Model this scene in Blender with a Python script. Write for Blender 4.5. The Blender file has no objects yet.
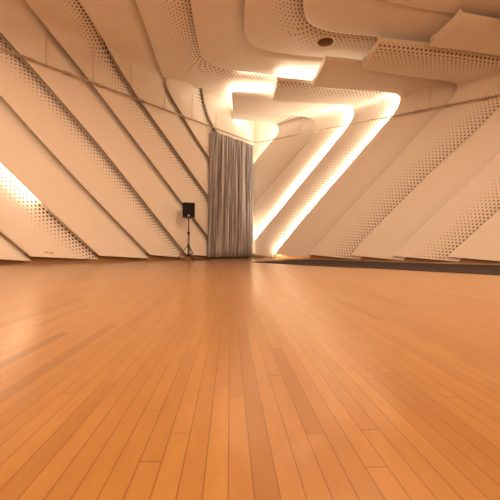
import bpy, bmesh, math, random
from mathutils import Vector, Matrix
from mathutils.bvhtree import BVHTree
random.seed(7)
scene = bpy.context.scene
COL = scene.collection
V = Vector

# ------------------------------------------------------------------ camera
F = 350.0
EYE = V((0, 0, 0.36))
fwd = V((0, 1, -0.00457)).normalized()
rgt = V((1, 0, 0.006)); rgt = (rgt - fwd * rgt.dot(fwd)).normalized()
up = rgt.cross(fwd).normalized()
cd = bpy.data.cameras.new('camera'); cam = bpy.data.objects.new('camera', cd); COL.objects.link(cam)
cd.sensor_width = 36; cd.lens = F / 500 * 36; cd.clip_start = 0.02
m = Matrix((rgt, up, -fwd)).transposed().to_4x4(); m.translation = EYE
cam.matrix_world = m
scene.camera = cam

def ray(x, y):
    return fwd + rgt * ((x - 250) / F) - up * ((y - 250) / F)
def hit(x, y, p0, n):
    d = ray(x, y)
    return EYE + d * ((p0 - EYE).dot(n) / d.dot(n))

# ------------------------------------------------------------------ room planes
TRACK_Z = 4.36
CEIL_Z = 5.31
UP = V((0, 0, 1))
Pl = hit(0, 48, V((0, 0, TRACK_Z)), UP)
Pc = hit(255, 143, V((0, 0, TRACK_Z)), UP)
Pr = hit(500, 95, V((0, 0, TRACK_Z)), UP)
ldir = (Pl - Pc); ldir.z = 0; ldir.normalize()
rdir = (Pr - Pc); rdir.z = 0; rdir.normalize()
nL = V((-ldir.y, ldir.x, 0));  nL = nL if (EYE - Pc).dot(nL) > 0 else -nL
nR = V((-rdir.y, rdir.x, 0));  nR = nR if (EYE - Pc).dot(nR) > 0 else -nR
nC = V((0, 0, -1))
OFF_L, OFF_R = 0.06, 0.10
pL = Pc - nL * OFF_L           # lip planes of the two walls
pR = Pc - nR * OFF_R
BACK = 0.32                    # the flat wall behind the sculpted panels

def isect(pa, na, pb, nb):     # plan intersection of two vertical planes
    a, b, c, d = na.x, na.y, nb.x, nb.y
    e, f = pa.x * na.x + pa.y * na.y, pb.x * nb.x + pb.y * nb.y
    D = a * d - b * c
    return V(((e * d - b * f) / D, (a * f - e * c) / D, 0))
CORNER = isect(pL - nL * BACK, nL, pR - nR * BACK, nR)

# ------------------------------------------------------------------ object helpers
def link(name, bm, mats, parent=None, smooth=True):
    me = bpy.data.meshes.new(name)
    bm.to_mesh(me); bm.free()
    for mt in (mats if isinstance(mats, (list, tuple)) else [mats]):
        me.materials.append(mt)
    if smooth:
        for p in me.polygons: p.use_smooth = True
    o = bpy.data.objects.new(name, me); COL.objects.link(o)
    if parent: o.parent = parent
    return o
def tag(o, label=None, cat=None, group=None, kind=None):
    if label: o['label'] = label
    if cat: o['category'] = cat
    if group: o['group'] = group
    if kind: o['kind'] = kind
    return o
def empty(name, loc, label, cat, group=None):
    o = bpy.data.objects.new(name, None); COL.objects.link(o)
    o.location = loc; o.empty_display_size = 0.1
    return tag(o, label, cat, group)
def world_parent(o, par):
    o.parent = par
    o.matrix_parent_inverse = Matrix.Translation(par.location).inverted()
    return o
def add_tube(bm, pts, r, seg=10, caps=True):
    pts = [V(p) for p in pts]
    rings = []
    prev = None
    for i, p in enumerate(pts):
        t = (pts[min(i + 1, len(pts) - 1)] - pts[max(i - 1, 0)]).normalized()
        ref = prev if prev is not None else (V((0, 0, 1)) if abs(t.z) < 0.9 else V((1, 0, 0)))
        a = (ref - t * ref.dot(t)).normalized(); prev = a
        b = t.cross(a)
        rr = r[i] if isinstance(r, (list, tuple)) else r
        rings.append([bm.verts.new(p + (a * math.cos(2 * math.pi * k / seg) + b * math.sin(2 * math.pi * k / seg)) * rr) for k in range(seg)])
    for i in range(len(rings) - 1):
        for k in range(seg):
            bm.faces.new((rings[i][k], rings[i][(k + 1) % seg], rings[i + 1][(k + 1) % seg], rings[i + 1][k]))
    if caps:
        bm.faces.new(list(reversed(rings[0]))); bm.faces.new(rings[-1])
    return bm
def box_bm(size, center=(0, 0, 0), bevel=0.0, mat=None):
    bm = bmesh.new()
    bmesh.ops.create_cube(bm, size=1)
    for v in bm.verts:
        v.co = V((v.co.x * size[0] + center[0], v.co.y * size[1] + center[1], v.co.z * size[2] + center[2]))
    if bevel:
        bmesh.ops.bevel(bm, geom=list(bm.edges), offset=bevel, segments=2, affect='EDGES')
    if mat is not None: bm.transform(mat)
    return bm

# ------------------------------------------------------------------ materials
class NT:
    def __init__(s, name):
        s.m = bpy.data.materials.new(name); s.m.use_nodes = True
        s.t = s.m.node_tree; s.t.nodes.clear()
        s.out = s.n('ShaderNodeOutputMaterial')
    def n(s, typ, **kw):
        o = s.t.nodes.new(typ)
        for k, v in kw.items(): setattr(o, k, v)
        return o
    def l(s, a, b): s.t.links.new(a, b)
    def val(s, sock, x):
        if hasattr(x, 'is_output'): s.l(x, sock)
        else: sock.default_value = x
    def math(s, op, a, b=0.0, c=None):
        o = s.n('ShaderNodeMath', operation=op)
        s.val(o.inputs[0], a); s.val(o.inputs[1], b)
        if c is not None: s.val(o.inputs[2], c)
        return o.outputs[0]
    def mix(s, f, a, b, blend='MIX'):
        o = s.n('ShaderNodeMix', data_type='RGBA', blend_type=blend)
        s.val(o.inputs[0], f); s.val(o.inputs[6], a); s.val(o.inputs[7], b)
        return o.outputs[2]
    def ramp(s, f, stops):
        o = s.n('ShaderNodeValToRGB')
        while len(o.color_ramp.elements) < len(stops): o.color_ramp.elements.new(0.5)
        for e, (p, c) in zip(o.color_ramp.elements, stops):
            e.position = p; e.color = (*c, 1)
        s.l(f, o.inputs[0]); return o.outputs[0]
    def noise(s, vec, scale, detail=3.0, rough=0.5, dim='3D'):
        o = s.n('ShaderNodeTexNoise', noise_dimensions=dim)
        if vec is not None: s.l(vec, o.inputs['Vector'])
        o.inputs['Scale'].default_value = scale; o.inputs['Detail'].default_value = detail
        o.inputs['Roughness'].default_value = rough
        return o.outputs[0]
    def bsdf(s, col, rough, spec=0.5, metal=0.0, normal=None, coat=0.0):
        o = s.n('ShaderNodeBsdfPrincipled')
        s.val(o.inputs['Base Color'], col); s.val(o.inputs['Roughness'], rough)
        o.inputs['Specular IOR Level'].default_value = spec; s.val(o.inputs['Metallic'], metal)
        if coat: o.inputs['Coat Weight'].default_value = coat; o.inputs['Coat Roughness'].default_value = 0.17
        if normal is not None: s.l(normal, o.inputs['Normal'])
        return o.outputs[0]
    def bump(s, h, strength=0.3, dist=0.01):
        o = s.n('ShaderNodeBump'); o.inputs['Strength'].default_value = strength; o.inputs['Distance'].default_value = dist
        s.l(h, o.inputs['Height']); return o.outputs[0]
    def done(s, sh): s.l(sh, s.out.inputs[0]); return s.m

PAINT = (0.84, 0.77, 0.68, 1)
def plaster(name, dots=None, hole_shade=None, rmax=0.27, fall=0.8):
    k = NT(name)
    tc = k.n('ShaderNodeTexCoord')
    nz = k.noise(tc.outputs['Object'], 1.3, 4)
    col = k.mix(k.math('MULTIPLY', nz, 0.35), PAINT, (0.76, 0.68, 0.59, 1))
    fine = k.noise(tc.outputs['Object'], 45, 3)
    if dots is None:
        return k.done(k.bsdf(col, 0.62, 0.3, normal=k.bump(fine, 0.06, 0.004)))
    v0, rng, pitch = dots
    sep = k.n('ShaderNodeSeparateXYZ'); k.l(tc.outputs['UV'], sep.inputs[0])
    u, v = sep.outputs[0], sep.outputs[1]
    px, py = pitch, pitch * 0.62
    row = k.math('FLOOR', k.math('DIVIDE', v, py))
    shift = k.math('MULTIPLY', k.math('FLOORED_MODULO', row, 2.0), 0.5)
    fx = k.math('SUBTRACT', k.math('FRACT', k.math('ADD', k.math('DIVIDE', u, px), shift)), 0.5)
    fy = k.math('MULTIPLY', k.math('SUBTRACT', k.math('FRACT', k.math('DIVIDE', v, py)), 0.5), 0.62)
    d = k.math('ADD', k.math('MULTIPLY', k.math('ABSOLUTE', fx), 0.75), k.math('ABSOLUTE', fy))
    fade = k.math('SUBTRACT', 1.0, k.math('DIVIDE', k.math('SUBTRACT', v, v0), rng))
    inside = k.math('MULTIPLY', k.math('GREATER_THAN', v, v0), k.math('LESS_THAN', v, v0 + rng))
    rad = k.math('MULTIPLY', k.math('MULTIPLY', k.math('POWER', k.math('MAXIMUM', fade, 0.0), fall), inside), rmax)
    hole = k.n('ShaderNodeMapRange'); hole.interpolation_type = 'SMOOTHSTEP'
    k.l(k.math('SUBTRACT', d, rad), hole.inputs[0])
    hole.inputs[1].default_value = -0.045; hole.inputs[2].default_value = 0.02
    hole.inputs[3].default_value = 1.0; hole.inputs[4].default_value = 0.0
    hm = k.math('MULTIPLY', hole.outputs[0], k.math('GREATER_THAN', rad, 0.004))
    # shade inside the perforations, painted as a flat colour
    col = k.mix(hm, col, hole_shade)
    return k.done(k.bsdf(col, 0.62, 0.3, normal=k.bump(k.math('MULTIPLY', hm, -1.0), 0.4, 0.008)))
M_PLASTER = plaster('cream_plaster')
M_DOTS = plaster('cream_plaster_perforated', (0.0, 0.62, 0.108), (0.13, 0.072, 0.035, 1), 0.34, 1.35)  # same holes on all three; their painted shade is paler where better lit
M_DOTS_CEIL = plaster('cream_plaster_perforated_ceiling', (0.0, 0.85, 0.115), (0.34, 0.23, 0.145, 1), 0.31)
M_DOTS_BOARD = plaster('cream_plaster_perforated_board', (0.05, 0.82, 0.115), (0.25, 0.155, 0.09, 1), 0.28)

def floor_mat():
    k = NT('maple_strip_floor')
    tc = k.n('ShaderNodeTexCoord')
    mp = k.n('ShaderNodeMapping'); mp.inputs['Rotation'].default_value = (0, 0, math.radians(-93.3))
    k.l(tc.outputs['Object'], mp.inputs['Vector'])
    sp = k.n('ShaderNodeSeparateXYZ'); k.l(mp.outputs[0], sp.inputs[0])
    W, LN = 0.0375, 0.85
    yy = k.math('DIVIDE', sp.outputs[1], W)
    rowi = k.math('FLOOR', yy)
    wn = k.n('ShaderNodeTexWhiteNoise', noise_dimensions='1D'); k.l(rowi, wn.inputs['W'])
    xx = k.math('ADD', k.math('DIVIDE', sp.outputs[0], LN), k.math('MULTIPLY', wn.outputs['Value'], 17.0))
    # uneven board lengths
    xx = k.math('ADD', xx, k.math('MULTIPLY', k.math('SINE', k.math('ADD', k.math('MULTIPLY', xx, 2.3), rowi)), 0.22))
    pl = k.math('FLOOR', xx)
    cmb = k.n('ShaderNodeCombineXYZ'); k.l(rowi, cmb.inputs[0]); k.l(pl, cmb.inputs[1])
    wn2 = k.n('ShaderNodeTexWhiteNoise', noise_dimensions='2D'); k.l(cmb.outputs[0], wn2.inputs['Vector'])
    tone = wn2.outputs['Value']
    base = k.ramp(tone, [(0.0, (0.165, 0.073, 0.016)), (0.05, (0.31, 0.152, 0.037)), (0.5, (0.345, 0.174, 0.045)), (1.0, (0.375, 0.194, 0.053))])
    ey = k.math('ABSOLUTE', k.math('SUBTRACT', k.math('FRACT', yy), 0.5))
    ex = k.math('ABSOLUTE', k.math('SUBTRACT', k.math('FRACT', xx), 0.5))
    seam = k.math('MAXIMUM', k.math('GREATER_THAN', ey, 0.472), k.math('GREATER_THAN', ex, 0.4985))
    mp2 = k.n('ShaderNodeMapping'); mp2.inputs['Scale'].default_value = (1.2, 34, 1)
    k.l(mp.outputs[0], mp2.inputs['Vector'])
    grain = k.noise(mp2.outputs[0], 2.2, 6, 0.6)
    col = k.mix(k.math('MULTIPLY', grain, 0.30), base, (0.20, 0.085, 0.025, 1))
    mp3 = k.n('ShaderNodeMapping'); mp3.inputs['Scale'].default_value = (1.0, 3.0, 1)
    k.l(mp.outputs[0], mp3.inputs['Vector'])
    blot = k.noise(mp3.outputs[0], 6.0, 5, 0.65)
    bl = k.ramp(blot, [(0.35, (0, 0, 0)), (0.75, (1, 1, 1))])
    col = k.mix(k.math('MULTIPLY', bl, 0.45), col, (0.22, 0.09, 0.028, 1))
    mp4 = k.n('ShaderNodeMapping'); mp4.inputs['Scale'].default_value = (0.35, 4.5, 1)
    k.l(mp.outputs[0], mp4.inputs['Vector'])
    broad = k.ramp(k.noise(mp4.outputs[0], 1.0, 3, 0.6), [(0.38, (0, 0, 0)), (0.68, (1, 1, 1))])
    col = k.mix(k.math('MULTIPLY', broad, 0.28), col, (0.22, 0.09, 0.024, 1))
    col = k.mix(k.math('MULTIPLY', seam, 0.75), col, (0.13, 0.045, 0.014, 1))
    return k.done(k.bsdf(col, 0.285, 0.35, coat=0.35))
M_FLOOR = floor_mat()

def simple(name, col, rough, spec=0.5, metal=0.0, nscale=20, var=0.25):
    k = NT(name)
    tc = k.n('ShaderNodeTexCoord')
    nz = k.noise(tc.outputs['Object'], nscale, 4)
    c2 = tuple(c * (1 - var) for c in col[:3]) + (1,)
    return k.done(k.bsdf(k.mix(nz, (*col[:3], 1), c2), rough, spec, metal, normal=k.bump(nz, 0.1, 0.003)))
M_BASE = simple('brown_wood_base', (0.42, 0.22, 0.09), 0.55)
M_MAT = simple('charcoal_vinyl', (0.050, 0.037, 0.034), 0.9, 0.08, nscale=6)
M_BLACK = simple('black_plastic', (0.012, 0.011, 0.012), 0.45, 0.3, nscale=80)
M_GRILLE = simple('black_grille', (0.008, 0.007, 0.008), 0.7, 0.2, nscale=200)
M_STEEL = simple('grey_steel', (0.22, 0.19, 0.18), 0.45, 0.5, 0.6)
M_RAIL = simple('painted_rail', (0.50, 0.40, 0.31), 0.5, 0.4, 0.0)
M_SILVER = simple('silver_badge', (0.75, 0.74, 0.72), 0.4, 0.5, 0.2)
M_ROD = simple('cream_rod', (0.66, 0.55, 0.45), 0.6)
M_CAN = simple('brown_can', (0.40, 0.28, 0.19), 0.6)
M_SOCKET = simple('beige_plate', (0.58, 0.46, 0.33), 0.5, 0.4)
def emit(name, col, s):
    k = NT(name); e = k.n('ShaderNodeEmission')
    e.inputs[0].default_value = (*col, 1); e.inputs[1].default_value = s
    return k.done(e.outputs[0])
WARM = (1.0, 0.675, 0.445)
LEDC = (1.0, 0.80, 0.58)
STRIP = 120.0
STRIP_WALL = 140.0
M_LED = emit('warm_lamp', LEDC, STRIP)
M_LED_WALL = emit('warm_lamp_bright', LEDC, STRIP_WALL)
M_LED_DIM = emit('warm_lamp_low', LEDC, STRIP * 0.14)
M_LED_MID = emit('warm_lamp_medium', LEDC, STRIP * 0.65)
M_LED_SOFT = emit('warm_lamp_dim', LEDC, STRIP * 0.4)
def curtain_mat():
    k = NT('grey_curtain_cloth')
    tc = k.n('ShaderNodeTexCoord')
    mp = k.n('ShaderNodeMapping'); mp.inputs['Scale'].default_value = (1, 0.022, 1)
    k.l(tc.outputs['UV'], mp.inputs['Vector'])
    a = k.noise(mp.outputs[0], 48, 6, 0.72)
    col = k.ramp(a, [(0.33, (0.085, 0.072, 0.066)), (0.49, (0.27, 0.245, 0.24)), (0.65, (0.78, 0.73, 0.70))])
    return k.done(k.bsdf(col, 0.85, 0.15))
M_CURTAIN = curtain_mat()

# ------------------------------------------------------------------ shell
def quad_obj(name, pts, mat, kind='structure', parent=None):
    bm = bmesh.new(); bm.faces.new([bm.verts.new(p) for p in pts])
    return tag(link(name, bm, mat, parent, smooth=False), kind=kind)
LEN = 17.0
Lend = CORNER + ldir * LEN; Rend = CORNER + rdir * LEN; Bend = Lend + rdir * LEN
zt = CEIL_Z + BACK
def at_z(p, z): return V((p.x, p.y, z))
def slab(name, plan, z0, z1, mat):
    bm = bmesh.new()
    bot = [bm.verts.new(at_z(p, z0)) for p in plan]; top = [bm.verts.new(at_z(p, z1)) for p in plan]
    n = len(plan)
    bm.faces.new(top); bm.faces.new(list(reversed(bot)))
    for i in range(n):
        bm.faces.new((bot[i], bot[(i + 1) % n], top[(i + 1) % n], top[i]))
    bmesh.ops.recalc_face_normals(bm, faces=bm.faces)
    return tag(link(name, bm, mat, None, smooth=False), kind='structure')
floor = slab('floor', [CORNER, Rend, Bend, Lend], -0.15, 0.0, M_FLOOR)
ceiling = slab('ceiling', [CORNER, Rend, Bend, Lend], zt, zt + 0.15, M_PLASTER)
T = 0.15
wall_left = slab('wall_left', [CORNER, Lend, Lend - nL * T, CORNER - nL * T], 0, zt, M_PLASTER)
wall_right = slab('wall_right', [CORNER, Rend, Rend - nR * T, CORNER - nR * T], 0, zt, M_PLASTER)
wall_rear = slab('wall_rear', [Rend, Bend, Bend + nL * T, Rend + nL * T], 0, zt, M_PLASTER)
wall_near = slab('wall_near', [Lend, Bend, Bend + nR * T, Lend + nR * T], 0, zt, M_PLASTER)

# ------------------------------------------------------------------ sculpted panels
def chaikin(p, it=2):
    p = [V((a[0], a[1], 0)) for a in p]
    for _ in range(it):
        q = [p[0]]
        for a, b in zip(p, p[1:]):
            q += [a * 0.75 + b * 0.25, a * 0.25 + b * 0.75]
        q.append(p[-1]); p = q
    return p
def resample(pts, n):
    d = [0]
    for a, b in zip(pts, pts[1:]): d.append(d[-1] + (b - a).length)
    out = []; j = 0
    for i in range(n):
        t = d[-1] * i / (n - 1)
        while j < len(d) - 2 and d[j + 1] < t: j += 1
        s = (t - d[j]) / max(d[j + 1] - d[j], 1e-9)
        out.append(pts[j].lerp(pts[j + 1], min(max(s, 0), 1)))
    return out
def clip_z(pts, z):            # cut or lengthen the foot of a wall line to height z
    if pts[0].z >= z:
        d = pts[0] - pts[1]
        if d.z < -1e-6:
            return [pts[0] + d * ((z - pts[0].z) / d.z)] + pts
        return pts
    i = 0
    while pts[i + 1].z < z: i += 1
    a, b = pts[i], pts[i + 1]
    return [a.lerp(b, (z - a.z) / (b.z - a.z))] + pts[i + 1:]

class Line:
    """A panel edge: a wall part from the foot up to the cornice and a ceiling part beyond it."""
    def __init__(s, px, side, drop=0.0, foot=True, ext=0.0, ext_foot=0.0):
        p0, n = (pL, nL) if side == 'L' else (pR, nR)
        zc = CEIL_Z - drop
        pc = V((0, 0, zc))
        c = chaikin(px)
        dense = []
        for a, b in zip(c, c[1:]):
            for k in range(8): dense.append(a.lerp(b, k / 8))
        dense.append(c[-1])
        wall, ceil = [], []
        for q in dense:
            w = hit(q.x, q.y, p0, n)
            dd = ray(q.x, q.y)
            ok = dd.dot(n) < -1e-4
            if ok and w.z <= zc and not ceil: wall.append(w)
            else:
                ceil.append(hit(q.x, q.y, pc, UP))
        s.side, s.n = side, n
        if wall and ceil:
            # the crossing lies on both planes
            a, b = wall[-1], ceil[0]
            mid = (a + b) / 2; mid.z = zc
            mid = mid - n * (mid - p0).dot(n)
            wall.append(mid); ceil.insert(0, mid.copy())
        if wall and not ceil and ext:
            # lengthen along the wall up to the cornice, then on along the ceiling
            d = (wall[-1] - wall[-6]).normalized()
            mid = wall[-1] + d * ((zc - wall[-1].z) / d.z)
            wall.append(mid)
            dc = V((d.x, d.y, 0)).normalized()
            dc = (dc + n * 1.2).normalized()
            ceil = [mid.copy(), mid + dc * ext]
        elif ceil and ext:
            d = (ceil[-1] - ceil[-5]).normalized()
            ceil.append(ceil[-1] + d * ext)
        s.wall, s.ceil = wall, ceil
    def samples(s, nw, nc, foot_z=None):
        w = s.wall
        if w and foot_z is not None: w = clip_z(w, foot_z)
        pts, nor, wt = [], [], []
        if w:
            r = resample(w, nw); pts += r; nor += [s.n.copy() for _ in r]; wt += [0.0] * len(r)
        if s.ceil and nc:
            r = resample(s.ceil, nc)
            if w: r = r[1:]
            pts += r; nor += [nC.copy() for _ in r]; wt += [1.0] * len(r)
        def smooth(arr, it, lo, hi):
            for _ in range(it):
                new = arr[:]
                for i in range(max(1, lo), min(len(arr) - 1, hi)):
                    new[i] = arr[i] * 0.5 + (arr[i - 1] + arr[i + 1]) * 0.25
                arr = new
            return arr
        if w and s.ceil and nc:
            c = nw - 1
            pts = smooth(pts, 6, c - 4, c + 5)
            nor = [x.normalized() for x in smooth(nor, 14, c - 6, c + 7)]
            wt = smooth(wt, 14, c - 6, c + 7)
        return pts, nor, wt

def ceil_line(px, corner, n1=50, n2=60, ext=4.0, drop=0.0):
    """A ceiling-only edge that runs towards the viewer, turns at px[corner] and runs on to the right."""
    pc = V((0, 0, CEIL_Z - drop))
    a = chaikin(px)
    tgt = V((px[corner][0], px[corner][1], 0))
    P = [hit(q.x, q.y, pc, UP) for q in a]
    i = min(range(len(a)), key=lambda k: (a[k] - tgt).length)
    d = (P[0] - P[2]).normalized()
    first = [P[0] + d * ext] + P[:i + 1]
    r = resample(first, n1) + resample(P[i:], n2)[1:]
    return r, [nC.copy() for _ in r], [1.0] * len(r)

LIP_R = 0.09
LIP = 0.13          # how far a lip stands proud of the panel tucked under it
def grid_mesh(rows, uvs):
    bm = bmesh.new(); uvl = bm.loops.layers.uv.new('UVMap')
    vs = [[bm.verts.new(p) for p in r] for r in rows]
    for i in range(len(rows) - 1):
        for j in range(len(rows[0]) - 1):
            idx = ((i, j), (i + 1, j), (i + 1, j + 1), (i, j + 1))
            f = bm.faces.new([vs[a][b] for a, b in idx])
            for lp, (a, b) in zip(f.loops, idx): lp[uvl].uv = uvs[a][b]
    return bm
def loft(A, B, name, mat, parent, board=False, nt=16, lip=None, ext=0.28, tang=None, lit=False, end_face=False, edge_drop=(0.42, 0.20), cut=None):
    (PA, NA, WA), (PB, NB, WB) = A, B
    n = min(len(PA), len(PB))
    if lip is None: lip = LIP_R if board else LIP
    rows, uvs = [], []
    cum = [0.0]
    for i in range(1, n): cum.append(cum[-1] + (PB[i] - PB[i - 1]).length)
    u = 0.0
    for i in range(n):
        a, b = PA[i], PB[i]
        nn = ((NA[i] + NB[i]) / 2).normalized()
        w = (b - a).length; w = max(w, 1e-4)
        dirv = (b - a) / w
        if i: u += ((a - PA[i - 1]).length + (b - PB[i - 1]).length) / 2
        wc = (WA[i] + WB[i]) / 2 if board else 0.0
        row, uv = [], []
        TH = 0.035
        row.append(a - nn * TH + dirv * min(0.16, 0.3 * w)); uv.append((u, w + 0.5))
        row.append(a - nn * TH + dirv * 0.004); uv.append((u, w + 0.5))
        row.append(a - nn * 0.008 - dirv * 0.0); uv.append((u, w + 0.2))
        curl = min(0.34, 0.45 * w)
        for k in range(nt + 1):
            t = k / nt
            if k == 0: t = min(0.012 / w, 0.02)
            base = a.lerp(b, t)
            dB = (1 - t) * w
            sc = max(0.0, 1 - dB / min(0.42, 0.6 * w))
            dw = lip * ((0.25 * t * t + 0.75 * sc ** 1.7) if not lit else (0.8 * t ** 1.6 + 0.2 * sc))
            if board:
                # hanging board: nearly flat, then curls up to its free edge
                d0, d1 = edge_drop
                tl = 1 - curl / w
                rise = 0.10 * min(t / max(tl, 0.05), 1.0)
                if t > tl:
                    s = (t - tl) / (1 - tl)
                    rise += (d0 - d1 - 0.10) * s * s
                lin = (d0 - d1) * t         # a..b already climbs by this
                dcl = rise - lin
                dep = dw * (1 - wc) + dcl * wc
            else:
                dep = dw
            tg = (PB[min(i + 7, n - 1)] - PB[max(i - 7, 0)]).normalized() if not tang else tang
            rel = base - b
            al = rel.dot(tg)
            row.append(base - nn * dep); uv.append((cum[i] + al, (rel - tg * al).length))
        e = ext * (1 - wc) + 0.03 * wc
        row.append(b + dirv * e * (1 - wc) - dirv * 0.02 * wc - nn * (lip * 1.12 * (1 - wc) + 0.03 * wc)); uv.append((u, -0.3))
        if end_face and i == n - 1: last = (row, uv, nn)
        rows.append(row); uvs.append(uv)
    if end_face:
        row, uv, nn = last
        r2 = [p - nn * 0.015 + (PA[n - 1] - PA[n - 2]).normalized() * 0.012 for p in row]
        r3 = [p - nn * 0.13 for p in r2]
        rows.append(r2); uvs.append([(u + .01, 9) for _ in row])
        rows.append(r3); uvs.append([(u + .14, 9) for _ in row])
    bm = grid_mesh(rows, uvs)
    bvh = BVHTree.FromBMesh(bm)
    if cut:
        c, r = cut(bvh)
        bmesh.ops.delete(bm, geom=[f for f in bm.faces if (f.calc_center_median() - c).length < r], context='FACES')
    o = link(name, bm, mat, parent)
    return o, bvh

NW, NCL = 40, 44
FA, FB = 0.16, 0.05           # foot heights: a panel's own lip, and where it tucks under its neighbour
def L(px, side='L', **k): return Line(px, side, **k)

# --- left wall edges, from the foot up
lw = {}
lw[-1] = L([(-30, 262), (-90, 218), (-160, 168)], ext=2.0)
lw[0] = L([(36, 261), (18, 246), (0, 231), (-60, 182)], ext=2.0)
lw[1] = L([(103, 259), (60, 220), (39, 200), (0, 162), (-60, 104)], ext=2.5)
lw[2] = L([(152, 257), (110, 214), (70, 172), (35, 134), (0, 94.5), (-40, 50)], ext=3.0)
lw[3] = L([(187, 255), (110, 158), (91, 135), (60, 99), (32, 67), (0, 31), (-22, 6), (-60, -45)], ext=3.0)
lw[4] = L([(224, 256), (208, 236), (183, 203), (130, 133), (95, 87), (82, 70), (60, 43), (49, 31), (24, 0), (-20, -55)], ext=3.0)
lw[5] = L([(252, 254), (207, 194), (165, 135), (141, 101), (131, 86), (120, 69), (95, 26), (78, 0), (45, -55)], ext=3.0)
lw[6] = L([(254, 220), (209, 157), (190, 128), (182, 114), (168, 91), (163, 81), (157, 62), (147, 32), (135, 0), (115, -60)], ext=3.0)
lw7 = L([(252, 190), (214, 128), (207, 113), (203, 100), (202, 90), (203, 80)], drop=-0.10)
def S(line, foot, nw=NW, nc=NCL): return line.samples(nw, nc, foot)
panels = []
for k in range(-1, 6):
    mat = M_DOTS if k + 1 in (1, 3, 5) else M_PLASTER
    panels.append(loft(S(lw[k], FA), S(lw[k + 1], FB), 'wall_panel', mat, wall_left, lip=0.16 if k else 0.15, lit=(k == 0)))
# short panels above the curtain
lw6w = L([(254, 220), (209, 157), (190, 128), (182, 114), (168, 91), (165.5, 84), (166, 76)], drop=-0.10)
def SW(line, n=60): # a whole short line sampled as one run
    p, nn, w = line.samples(30, 0 if not line.ceil else 12, None)
    return p, nn, w
def fit(A, n=42):
    P, N, W = A
    r = resample(P, n)
    idx = [min(int(i * (len(P) - 1) / (n - 1) + 0.5), len(P) - 1) for i in range(n)]
    return r, [N[i] for i in idx], [W[i] for i in idx]
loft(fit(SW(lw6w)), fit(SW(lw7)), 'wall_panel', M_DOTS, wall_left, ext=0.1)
lwc = L([(256.5, 190), (256.5, 140), (253, 125), (246, 108), (240, 96), (238, 88)])
loft(fit(SW(lw7)), fit(SW(lwc)), 'wall_panel', M_PLASTER, wall_left, ext=0.0, lip=0.12)

# --- ceiling edges
C0 = ceil_line([(135, 0), (147, 32), (158, 66), (163, 78), (170, 84), (186, 87), (208, 88.5), (231, 91), (272, 93), (295, 94)], 4)
C1 = ceil_line([(190, 0), (194, 25), (198, 48), (203, 60), (214, 67), (232, 70.5), (252, 73), (275, 76), (330, 82)], 3)
C2 = ceil_line([(245, 0), (244, 15), (244, 31), (249, 43), (262, 50), (285, 54), (310, 56.5), (330, 58), (392, 64)], 3)
C3 = ceil_line([(303, 0), (303, 6), (304, 15), (310, 25), (322, 30.5), (342, 34), (370, 36.5), (382, 38), (450, 45)], 3)
C4 = ceil_line([(345, -90), (350, -45), (356, -20), (366, -8), (381, 0), (402, 5.6), (430, 10.5), (461, 14.5), (530, 22)], 3)
C5 = ceil_line([(405, -190), (408, -120), (416, -75), (440, -52), (490, -32), (540, -20), (590, -12), (640, -6), (720, 5)], 3)
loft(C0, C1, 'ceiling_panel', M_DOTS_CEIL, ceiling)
loft(C1, C2, 'ceiling_panel', M_PLASTER, ceiling)
DLC = {}
def dl_cut(bvh):
    d = ray(325.5, 42).normalized()
    loc, nor, _, _ = bvh.ray_cast(EYE, d)
    if nor.z > 0: nor = -nor
    DLC['c'], DLC['n'] = loc, V((0, 0, -1))
    return loc, 0.21
C2f = ceil_line([(245, 0), (244, 15), (244, 31), (249, 43), (262, 50), (285, 54), (310, 56.5), (330, 58), (392, 64)], 3, 110, 140)
C3f = ceil_line([(303, 0), (303, 6), (304, 15), (310, 25), (322, 30.5), (342, 34), (370, 36.5), (382, 38), (450, 45)], 3, 110, 140)
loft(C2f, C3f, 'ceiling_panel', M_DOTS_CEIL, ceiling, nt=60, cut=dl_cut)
loft(C3, C4, 'ceiling_panel', M_PLASTER, ceiling)
loft(C4, C5, 'ceiling_panel', M_PLASTER, ceiling)

# --- hanging boards that fold down the right wall: own lip (H) and free edge (E)
D0, D1 = 0.42, 0.20
def H(px, d=None): return Line(px, 'R', drop=d or D0)
def E(px): return Line(px, 'R', drop=D1)
HA = H([(244, 176), (258, 157), (270, 143), (277, 134), (280, 129), (277, 125), (268, 122.5), (250, 121), (232, 119)])
HB = H([(244, 217), (258, 201), (290, 164), (306, 145), (314, 134), (317, 126), (313, 119), (300, 116), (270, 114), (233, 112)])
H1 = H([(243, 253), (258, 236), (300, 185), (335, 142), (348, 126), (356, 116), (355, 108), (345, 105), (320, 104), (300, 103), (273, 101)])
H2 = H([(267, 262), (273, 255.5), (304, 217.5), (346, 169), (384, 124.5), (397, 110), (403, 101), (399, 95), (388, 92.5), (370, 91), (340, 89), (312, 87)])
H3 = H([(300, 264), (307, 256), (350, 209), (400, 154), (435, 115), (450, 100), (459.5, 89), (457, 84), (448, 81.5), (420, 78), (390, 74), (362, 68.5)], 0.50)
H4 = H([(340, 266), (350, 256), (360, 243), (400, 203), (440, 164), (478, 130), (500, 106), (524, 82), (534, 71), (534, 63), (524, 59.5), (500, 56), (465, 51), (430, 47)])
H5 = H([(384, 264), (390, 258), (420, 229), (460, 190), (500, 152), (560, 95), (606, 52), (612, 42), (600, 36), (560, 31), (500, 24)])
H6 = H([(436, 267), (443, 261), (482, 226), (500, 210), (560, 157), (640, 86), (684, 47), (694, 30), (680, 20), (640, 12), (560, 2)])
H7 = H([(500, 270), (540, 234), (600, 182), (700, 95), (770, 40), (790, 15), (780, 0), (720, -8), (620, -18)])
EB = E([(243, 241), (260.5, 237), (302.5, 184), (338, 141), (351, 125), (360, 113), (359, 102), (342, 99), (312, 96), (272, 93.2), (232, 92)])
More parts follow.
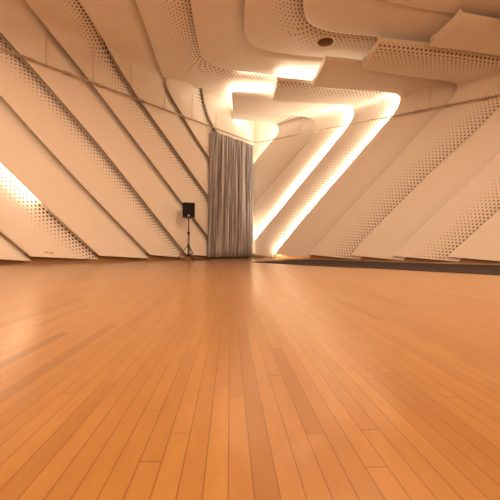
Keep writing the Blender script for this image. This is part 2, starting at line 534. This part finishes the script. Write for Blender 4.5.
E2 = E([(269, 262), (275.5, 255), (306.5, 217), (348.5, 168.5), (387, 123.5), (401, 108), (408, 98), (403, 91), (388, 88.7), (340, 84.5), (312, 81), (278, 77.5)])
E3 = E([(303, 263), (310, 255.5), (353, 208), (403, 153.5), (439, 113), (454, 98), (465, 86), (461, 80), (448, 77.5), (410, 71.5), (370, 62.5), (345, 58.5), (327, 57)])
E4 = E([(343, 266), (353, 255.5), (403, 202.5), (443, 163), (482, 128), (508, 101), (532, 76), (541, 63), (534, 56), (500, 52.5), (465, 47.5), (430, 43), (381, 38)])
E5 = E([(388, 265), (394, 257.5), (424, 228.5), (464, 189), (504, 150.5), (564, 93), (611, 49), (618, 39), (606, 33), (560, 27), (500, 19.5), (463, 12.5)])
E6 = E([(439, 267), (447, 260.5), (486, 225.5), (504, 209), (564, 156), (644, 85), (688, 45), (699, 28), (686, 17), (640, 9), (560, -4)])
def SB(l, foot): return l.samples(44, 50, foot)
HBE = Line([(244, 222), (262, 203), (294, 166), (311, 147), (320, 135), (324, 125), (317, 116), (300, 112.5), (270, 110.5), (233, 108.5)], 'R', drop=0.30)
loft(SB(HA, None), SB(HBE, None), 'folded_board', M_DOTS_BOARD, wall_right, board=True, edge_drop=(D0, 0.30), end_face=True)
loft(SB(HB, None), SB(EB, None), 'folded_board', M_PLASTER, wall_right, board=True, lip=0.16, lit=True, end_face=True)
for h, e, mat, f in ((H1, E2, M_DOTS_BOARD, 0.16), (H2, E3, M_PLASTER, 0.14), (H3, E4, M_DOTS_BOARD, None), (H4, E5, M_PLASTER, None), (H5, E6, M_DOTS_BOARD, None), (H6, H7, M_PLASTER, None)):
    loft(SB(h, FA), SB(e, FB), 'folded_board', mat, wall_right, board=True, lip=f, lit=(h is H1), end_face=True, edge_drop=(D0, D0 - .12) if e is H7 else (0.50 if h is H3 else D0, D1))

# --- brown base boards under the panels
def base_strip(name, p0, dirv, n, parent=None):
    q = p0 + n * (BACK * 0.0 - 0.14); q.z = 0
    a, b = q, q + dirv * 16.5
    bm = bmesh.new()
    vs = []
    for p in (a, b):
        vs.append([bm.verts.new(at_z(p, 0.0)), bm.verts.new(at_z(p, 0.22)), bm.verts.new(at_z(p - n * 0.03, 0.22)), bm.verts.new(at_z(p - n * 0.03, 0.0))])
    for k in range(4):
        bm.faces.new((vs[0][k], vs[0][(k + 1) % 4], vs[1][(k + 1) % 4], vs[1][k]))
    bm.faces.new(vs[0]); bm.faces.new(list(reversed(vs[1])))
    bmesh.ops.recalc_face_normals(bm, faces=bm.faces)
    return tag(link(name, bm, M_BASE, None, smooth=False), kind='structure')
base_strip('baseboard_left', pL, ldir, nL)
base_strip('baseboard_right', pR, rdir, nR)

# ------------------------------------------------------------------ lamps hidden behind the lips
def strip(pts_nor_dir, label, mat=M_LED, r=0.014):
    bm = add_tube(bmesh.new(), pts_nor_dir, r, 8)
    o = link('bulb_strip', bm, mat)
    return tag(o, label, 'light', 'glowing light strips behind the panel edges')
def behind(A, B, i0, i1, inset=0.06, back=0.06):
    P, N, W = A; Q = B[0]
    out = []
    for i in range(i0, i1):
        d = (Q[i] - P[i]).normalized()
        out.append(P[i] + d * inset - N[i] * back)
    return out
def part(A, f):   # index range of a sampled line by a test on image position
    idx = [i for i, p in enumerate(A[0]) if f(project(p))]
    return (min(idx), max(idx) + 1)
def project(p):
    d = p - EYE
    z = d.dot(fwd)
    if z < 0.01: return V((-999, -999))
    return V((250 + F * d.dot(rgt) / z, 250 - F * d.dot(up) / z))

a, b = S(lw[1], FA), S(lw[2], FB)
i0, i1 = part(a, lambda q: -90 < q.x < 36 and q.y > 60)
strip(behind(a, b, i0, i1), 'short glowing white strip low on the left wall at the photo edge', M_LED_MID)
a, b = SB(H1, FA), SB(E2, FB)
strip(behind(a, b, 5, 45), 'left one of the two long glowing diagonal strips beside the curtain', M_LED_WALL)
strip(behind(a, b, 46, len(a[0]) - 1), 'glowing ceiling strip that turns into the left diagonal wall strip', M_LED_DIM)
a, b = SB(H2, FA), SB(E3, FB)
strip(behind(a, b, 0, 45), 'right one of the two long glowing diagonal strips, reaching the floor', M_LED_WALL)
strip(behind(a, b, 46, len(a[0]) - 1), 'glowing ceiling strip that turns into the right diagonal wall strip', M_LED_DIM)
a, b = SB(HA, None), SB(HBE, None)
strip(behind(a, b, 2, len(a[0]) - 1), 'small glowing hooked strip directly above the curtain corner', M_LED_SOFT)
def edge_strip(E_, A_, f, label, mat=M_LED, inset=0.12, back=0.02):
    e, a_ = SB(E_, None), SB(A_, None)
    i0, i1 = part(e, f)
    pts = []
    for i in range(i0, i1):
        d = (a_[0][i] - e[0][i]); d.z = 0; d.normalize()
        pts.append(e[0][i] + d * inset + V((0, 0, back + 0.03)))
    return strip(pts, label, mat)
edge_strip(E2, H1, lambda q: 280 < q.x < 322 and q.y < 90, 'glowing straight strip on the ceiling, upper one of the stepped pair')
edge_strip(EB, HB, lambda q: 234 < q.x < 274 and q.y < 96, 'glowing straight strip on the ceiling just above the curtain, lower one of the stepped pair', M_LED_MID)
i0, i1 = part(C1, lambda q: 236 < q.x < 276)
strip(behind(C1, C2, i0, i1), 'thin bright strip along the dotted ceiling edge above the curtain', M_LED_MID)

ea, eb = SB(HA, None)[0][-1], SB(EB, None)[0][-1]
sh_ = (SB(EB, None)[0][-4] - eb).normalized() * 0.05 + V((0, 0, 0.10))
strip([ea + sh_, ea.lerp(eb, 0.5) + sh_, eb + sh_], 'short glowing strip at the left end of the lowest hanging board, above the curtain', M_LED_SOFT)

# ------------------------------------------------------------------ recessed ceiling downlight
c, n = DLC['c'], DLC['n']
dl = empty('recessed_downlight', c, 'round recessed ceiling downlight, unlit, in the dotted ceiling band', 'light')
q = n.to_track_quat('Z', 'Y').to_matrix().to_4x4(); q.translation = c
def lathe(profile, seg=40):
    bm = bmesh.new(); rings = []
    for r, z in profile:
        rings.append([bm.verts.new((r * math.cos(2 * math.pi * k / seg), r * math.sin(2 * math.pi * k / seg), z)) for k in range(seg)])
    for i in range(len(rings) - 1):
        for k in range(seg):
            bm.faces.new((rings[i][k], rings[i][(k + 1) % seg], rings[i + 1][(k + 1) % seg], rings[i + 1][k]))
    return bm, rings
bm, rings = lathe([(0.225, -0.012), (0.22, 0.006), (0.195, 0.008), (0.187, 0.0)])
bm.transform(q); world_parent(link('trim_ring', bm, M_PLASTER), dl)
bm, rings = lathe([(0.188, 0.002), (0.175, -0.10), (0.16, -0.19), (0.08, -0.195), (0.001, -0.196)])
bm.transform(q); world_parent(link('can', bm, M_CAN), dl)

# ------------------------------------------------------------------ curtain track, curtain
tp = hit(0, 48, V((0, 0, TRACK_Z)), UP)
trackL = Pc + ldir * 13.0; trackR = Pc + rdir * 13.0
track = empty('curtain_track', Pc, 'slim curtain rail hung below the ceiling along both walls', 'curtain rail')
def mid_at_px(x, d):   # point of a track run that is seen at column x
    lo, hi = 0.0, 12.0
    sgn = 1 if d is rdir else -1
    for _ in range(50):
        m_ = (lo + hi) / 2
        if (project(Pc + d * m_).x - x) * sgn < 0: lo = m_
        else: hi = m_
    return Pc + d * lo
bm = bmesh.new()
add_tube(bm, [trackL, Pc + ldir * 0.35] + [ (Pc + ldir * 0.35).lerp(Pc, t).lerp(Pc.lerp(Pc + rdir * 0.35, t), t) for t in (0.2, 0.4, 0.6, 0.8)] + [Pc + rdir * 0.35, trackR], 0.02, 10)
world_parent(link('rail', bm, M_RAIL), track)
def coupler(p, d):
    bm = add_tube(bmesh.new(), [p - d * 0.10, p + d * 0.10], 0.032, 10)
    world_parent(link('coupler', bm, M_RAIL), track)
for x in (27, 67, 99, 141, 181): coupler(mid_at_px(x, ldir), ldir)
for x in (329, 371, 418, 448, 486): coupler(mid_at_px(x, rdir), rdir)
def rod(p):
    bm = add_tube(bmesh.new(), [p, at_z(p, CEIL_Z - 0.02)], 0.008, 8)
    world_parent(link('hanger_rod', bm, M_ROD), track)
for x in (46, 93, 131, 164.5, 192, 216): rod(mid_at_px(x, ldir))
def rod_short(p, z):
    bm = add_tube(bmesh.new(), [p, at_z(p, z)], 0.008, 8)
    world_parent(link('hanger_rod', bm, M_ROD), track)
for x in (300, 383, 430): rod_short(mid_at_px(x, rdir), CEIL_Z - 0.36)

c0, c1 = mid_at_px(210.5, ldir), mid_at_px(254, ldir)
span = c1 - c0; clen = span.length; cdir = span.normalized(); cn = nL
bm = bmesh.new(); uvl = bm.loops.layers.uv.new('UVMap')
NCOL, NROW = 420, 18
ztop, zbot = TRACK_Z - 0.12, 0.06
folds = []
x = 0
while x < 1:
    w = random.uniform(0.018, 0.045); folds.append((x, w, random.uniform(0.5, 1.0))); x += w
def fold(u):
    for i, (x0, w, a) in enumerate(folds):
        if x0 <= u <= x0 + w + 1e-9:
            return (a if i % 2 else -a) * math.sin(math.pi * (u - x0) / w)
    return 0
grid = []
for j in range(NROW + 1):
    t = j / NROW; row = []
    for i in range(NCOL + 1):
        u = i / NCOL
        amp = 0.035 + 0.05 * min(t * 2, 1)
        uu = u + 0.006 * math.sin(9 * u + 5 * t)
        o_ = amp * fold(min(max(uu, 0), 1)) + 0.015 * math.sin(21 * u + 3.0 * t)
        p = c0 + span * (u * (1 + 0.05 * t) - 0.05 * t) + cn * o_
        p.z = ztop + (zbot - ztop) * t + (0.008 * math.sin(30 * u) if j == NROW else 0)
        row.append((bm.verts.new(p), (u * 1.0, 1 - t)))
    grid.append(row)
for j in range(NROW):
    for i in range(NCOL):
        q4 = (grid[j][i], grid[j + 1][i], grid[j + 1][i + 1], grid[j][i + 1])
        f = bm.faces.new([z[0] for z in q4])
        for lp, z in zip(f.loops, q4): lp[uvl].uv = z[1]
cur = link('curtain', bm, M_CURTAIN)
tag(cur, 'tall grey streaked pleated curtain hanging across the room corner', 'curtain')
sm = cur.modifiers.new('thickness', 'SOLIDIFY'); sm.thickness = 0.006; sm.offset = 0

# ------------------------------------------------------------------ loudspeaker on tripod stand
DS = 10.3
base = EYE + ray(188.5, 258) * (DS / 1.0); base.z = 0
face = (EYE - base); face.z = 0; face.normalize()
side = V((-face.y, face.x, 0))
stand = empty('speaker_stand', base, 'slim tripod stand carrying a black loudspeaker by the left wall', 'speaker stand')
def tube_part(name, pts, r, mat, par=stand):
    return world_parent(link(name, add_tube(bmesh.new(), pts, r, 12), mat), par)
tube_part('pole', [base + UP * 0.10, base + UP * 0.80], 0.032, M_STEEL)
tube_part('inner_pole', [base + UP * 0.80, base + UP * 1.249], 0.022, M_STEEL)
tube_part('collar', [base + UP * 0.76, base + UP * 0.80, base + UP * 0.84], [0.034, 0.04, 0.034], M_BLACK)
tube_part('hub', [base + UP * 0.38, base + UP * 0.42, base + UP * 0.47], [0.034, 0.04, 0.034], M_BLACK)
tube_part('lower_hub', [base + UP * 0.12, base + UP * 0.16, base + UP * 0.20], [0.03, 0.036, 0.03], M_BLACK)
for k in range(3):
    an = math.radians(82 + 120 * k)
    d = side * math.cos(an + math.pi / 2) + face * math.sin(an + math.pi / 2)
    lg = tube_part('leg', [base + d * 0.035 + UP * 0.42, base + d * 0.20 + UP * 0.22, base + d * 0.32 + UP * 0.022], 0.013, M_STEEL)
    ft = link('rubber_foot', add_tube(bmesh.new(), [base + d * 0.305 + UP * 0.04, base + d * 0.33 + UP * 0.016], 0.016, 10), M_BLACK)
    ft.parent = lg; 
    tube_part('brace', [base + d * 0.03 + UP * 0.16, base + d * 0.20 + UP * 0.215], 0.009, M_STEEL)
zb, zt_ = 1.25, 1.68
sp = empty('loudspeaker', base + UP * zb, 'black boxy loudspeaker mounted on top of the tripod stand', 'loudspeaker')
R_ = Matrix((side, -face, UP)).transposed().to_4x4(); R_.translation = base + UP * ((zb + zt_) / 2)
hgt = zt_ - zb
bm = bmesh.new()
w0, w1, dp = 0.178, 0.13, 0.17
prof = [(-w0, -dp), (w0, -dp), (w0, 0.02), (w1, dp), (-w1, dp), (-w0, 0.02)]
lo_ = [bm.verts.new((x_, y_, -hgt / 2)) for x_, y_ in prof]; hi_ = [bm.verts.new((x_, y_, hgt / 2)) for x_, y_ in prof]
bm.faces.new(hi_); bm.faces.new(list(reversed(lo_)))
for k in range(6): bm.faces.new((lo_[k], lo_[(k + 1) % 6], hi_[(k + 1) % 6], hi_[k]))
bmesh.ops.bevel(bm, geom=list(bm.edges), offset=0.012, segments=2, affect='EDGES')
bm.transform(R_)
world_parent(link('cabinet', bm, M_BLACK, smooth=False), sp)
world_parent(link('grille', box_bm((0.335, 0.014, hgt - 0.05), (0, -dp - 0.006, 0.0), 0.005, R_), M_GRILLE, smooth=False), sp)
tag(world_parent(link('badge', box_bm((0.055, 0.006, 0.04), (0, -dp - 0.0135, -0.165), 0.002, R_), M_SILVER, smooth=False), sp), 'small silver badge')
# cables at its foot
def cable(offs, label):
    pts = []
    for a_, b_ in offs: pts.append(V((a_, b_, 0)))
    pts = chaikin([(p.x, p.y) for p in pts], 3)
    w = [base + side * p.x + face * p.y + UP * 0.014 for p in pts]
    return tag(link('power_cable', add_tube(bmesh.new(), w, 0.012, 8), M_BLACK), label, 'cable')
sgn = 1 if side.dot(rgt) > 0 else -1
cable([(sgn * 0.06, 0.03), (sgn * 0.16, 0.12), (sgn * 0.24, -0.02), (sgn * 0.33, 0.10), (sgn * 0.42, 0.02), (sgn * 0.55, 0.05), (sgn * 0.62, -0.03)], 'black cable on the floor between the tripod stand and the curtain')

# ------------------------------------------------------------------ sockets on the lowest left panel
for x, y, lab in ((46, 252, 'small beige wall plate low on the left wall, left of two'), (51.5, 252.4, 'small beige wall plate low on the left wall, right of two')):
    loc, nor, _, _ = panels[1][1].ray_cast(EYE, ray(x, y).normalized())
    if loc is None: continue
    if nor.dot(EYE - loc) < 0: nor = -nor
    mm = nor.to_track_quat('Z', 'Y').to_matrix().to_4x4(); mm.translation = loc
    bm, rg = lathe([(0.001, 0.009), (0.03, 0.009), (0.036, 0.006), (0.038, -0.004)], 20)
    bm.transform(mm)
    tag(link('wall_plate', bm, M_SOCKET), lab, 'socket')

# ------------------------------------------------------------------ dark floor mat along the right wall
near_px = [(252, 262.3), (276, 263.6), (310, 265.7), (345, 267.2), (380, 268.7), (445, 272.3), (500, 275.3), (560, 279)]
nearp = [hit(x_, y_, V((0, 0, 0)), UP) for x_, y_ in near_px]
far_px = [(560, 266.0), (500, 265.6), (445, 264.3), (380, 262.2), (345, 261.0), (310, 259.9), (298, 259.6), (276, 260.9)]
farp = []
for x_, y_ in far_px:
    p = hit(x_, y_, V((0, 0, 0)), UP)
    d = (p - pR).dot(nR)
    if d < 0.06: p = p + nR * (0.06 - d)
    farp.append(p)
bm = bmesh.new()
plan = nearp + farp
bot = [bm.verts.new(at_z(p, 0.001)) for p in plan]; top = [bm.verts.new(at_z(p, 0.012)) for p in plan]
bm.faces.new(top); bm.faces.new(list(reversed(bot)))
for i in range(len(plan)):
    bm.faces.new((bot[i], bot[(i + 1) % len(plan)], top[(i + 1) % len(plan)], top[i]))
bmesh.ops.recalc_face_normals(bm, faces=bm.faces)
tag(link('floor_mat', bm, M_MAT, smooth=False), 'long dark charcoal mat lying on the floor along the right wall', 'mat')

# ------------------------------------------------------------------ room lamps (unseen ceiling lights above the viewer, fill points added behind)
def area(loc, power, size, col=WARM):
    ld = bpy.data.lights.new('ceiling_lamp', 'AREA'); ld.shape = 'DISK'; ld.size = size
    ld.energy = power; ld.color = col
    o = bpy.data.objects.new('ceiling_lamp', ld); COL.objects.link(o); o.location = loc
for loc, p in (((1.5, 4.2, 4.95), 300), ((-3.5, 1.8, 4.95), 300), ((5.5, 2.2, 4.95), 300)):
    area(loc, p, 1.6)
def fill_point(loc, power):  # point fill added behind the viewer to brighten the ceiling
    ld = bpy.data.lights.new('ceiling_fill', 'POINT'); ld.shadow_soft_size = 0.35; ld.energy = power; ld.color = WARM
    o = bpy.data.objects.new('ceiling_fill', ld); COL.objects.link(o); o.location = loc
fill_point((-1.5, -1.2, 2.9), 170); fill_point((3.2, -1.0, 2.9), 170)
w = bpy.data.worlds.new('world'); scene.world = w; w.use_nodes = True
w.node_tree.nodes['Background'].inputs[0].default_value = (1.0, 0.7, 0.45, 1)
w.node_tree.nodes['Background'].inputs[1].default_value = 0.02

vs = scene.view_settings
vs.view_transform = 'Standard'; vs.look = 'None'; vs.gamma = 1; vs.use_curve_mapping = False
vs.exposure = 0.08
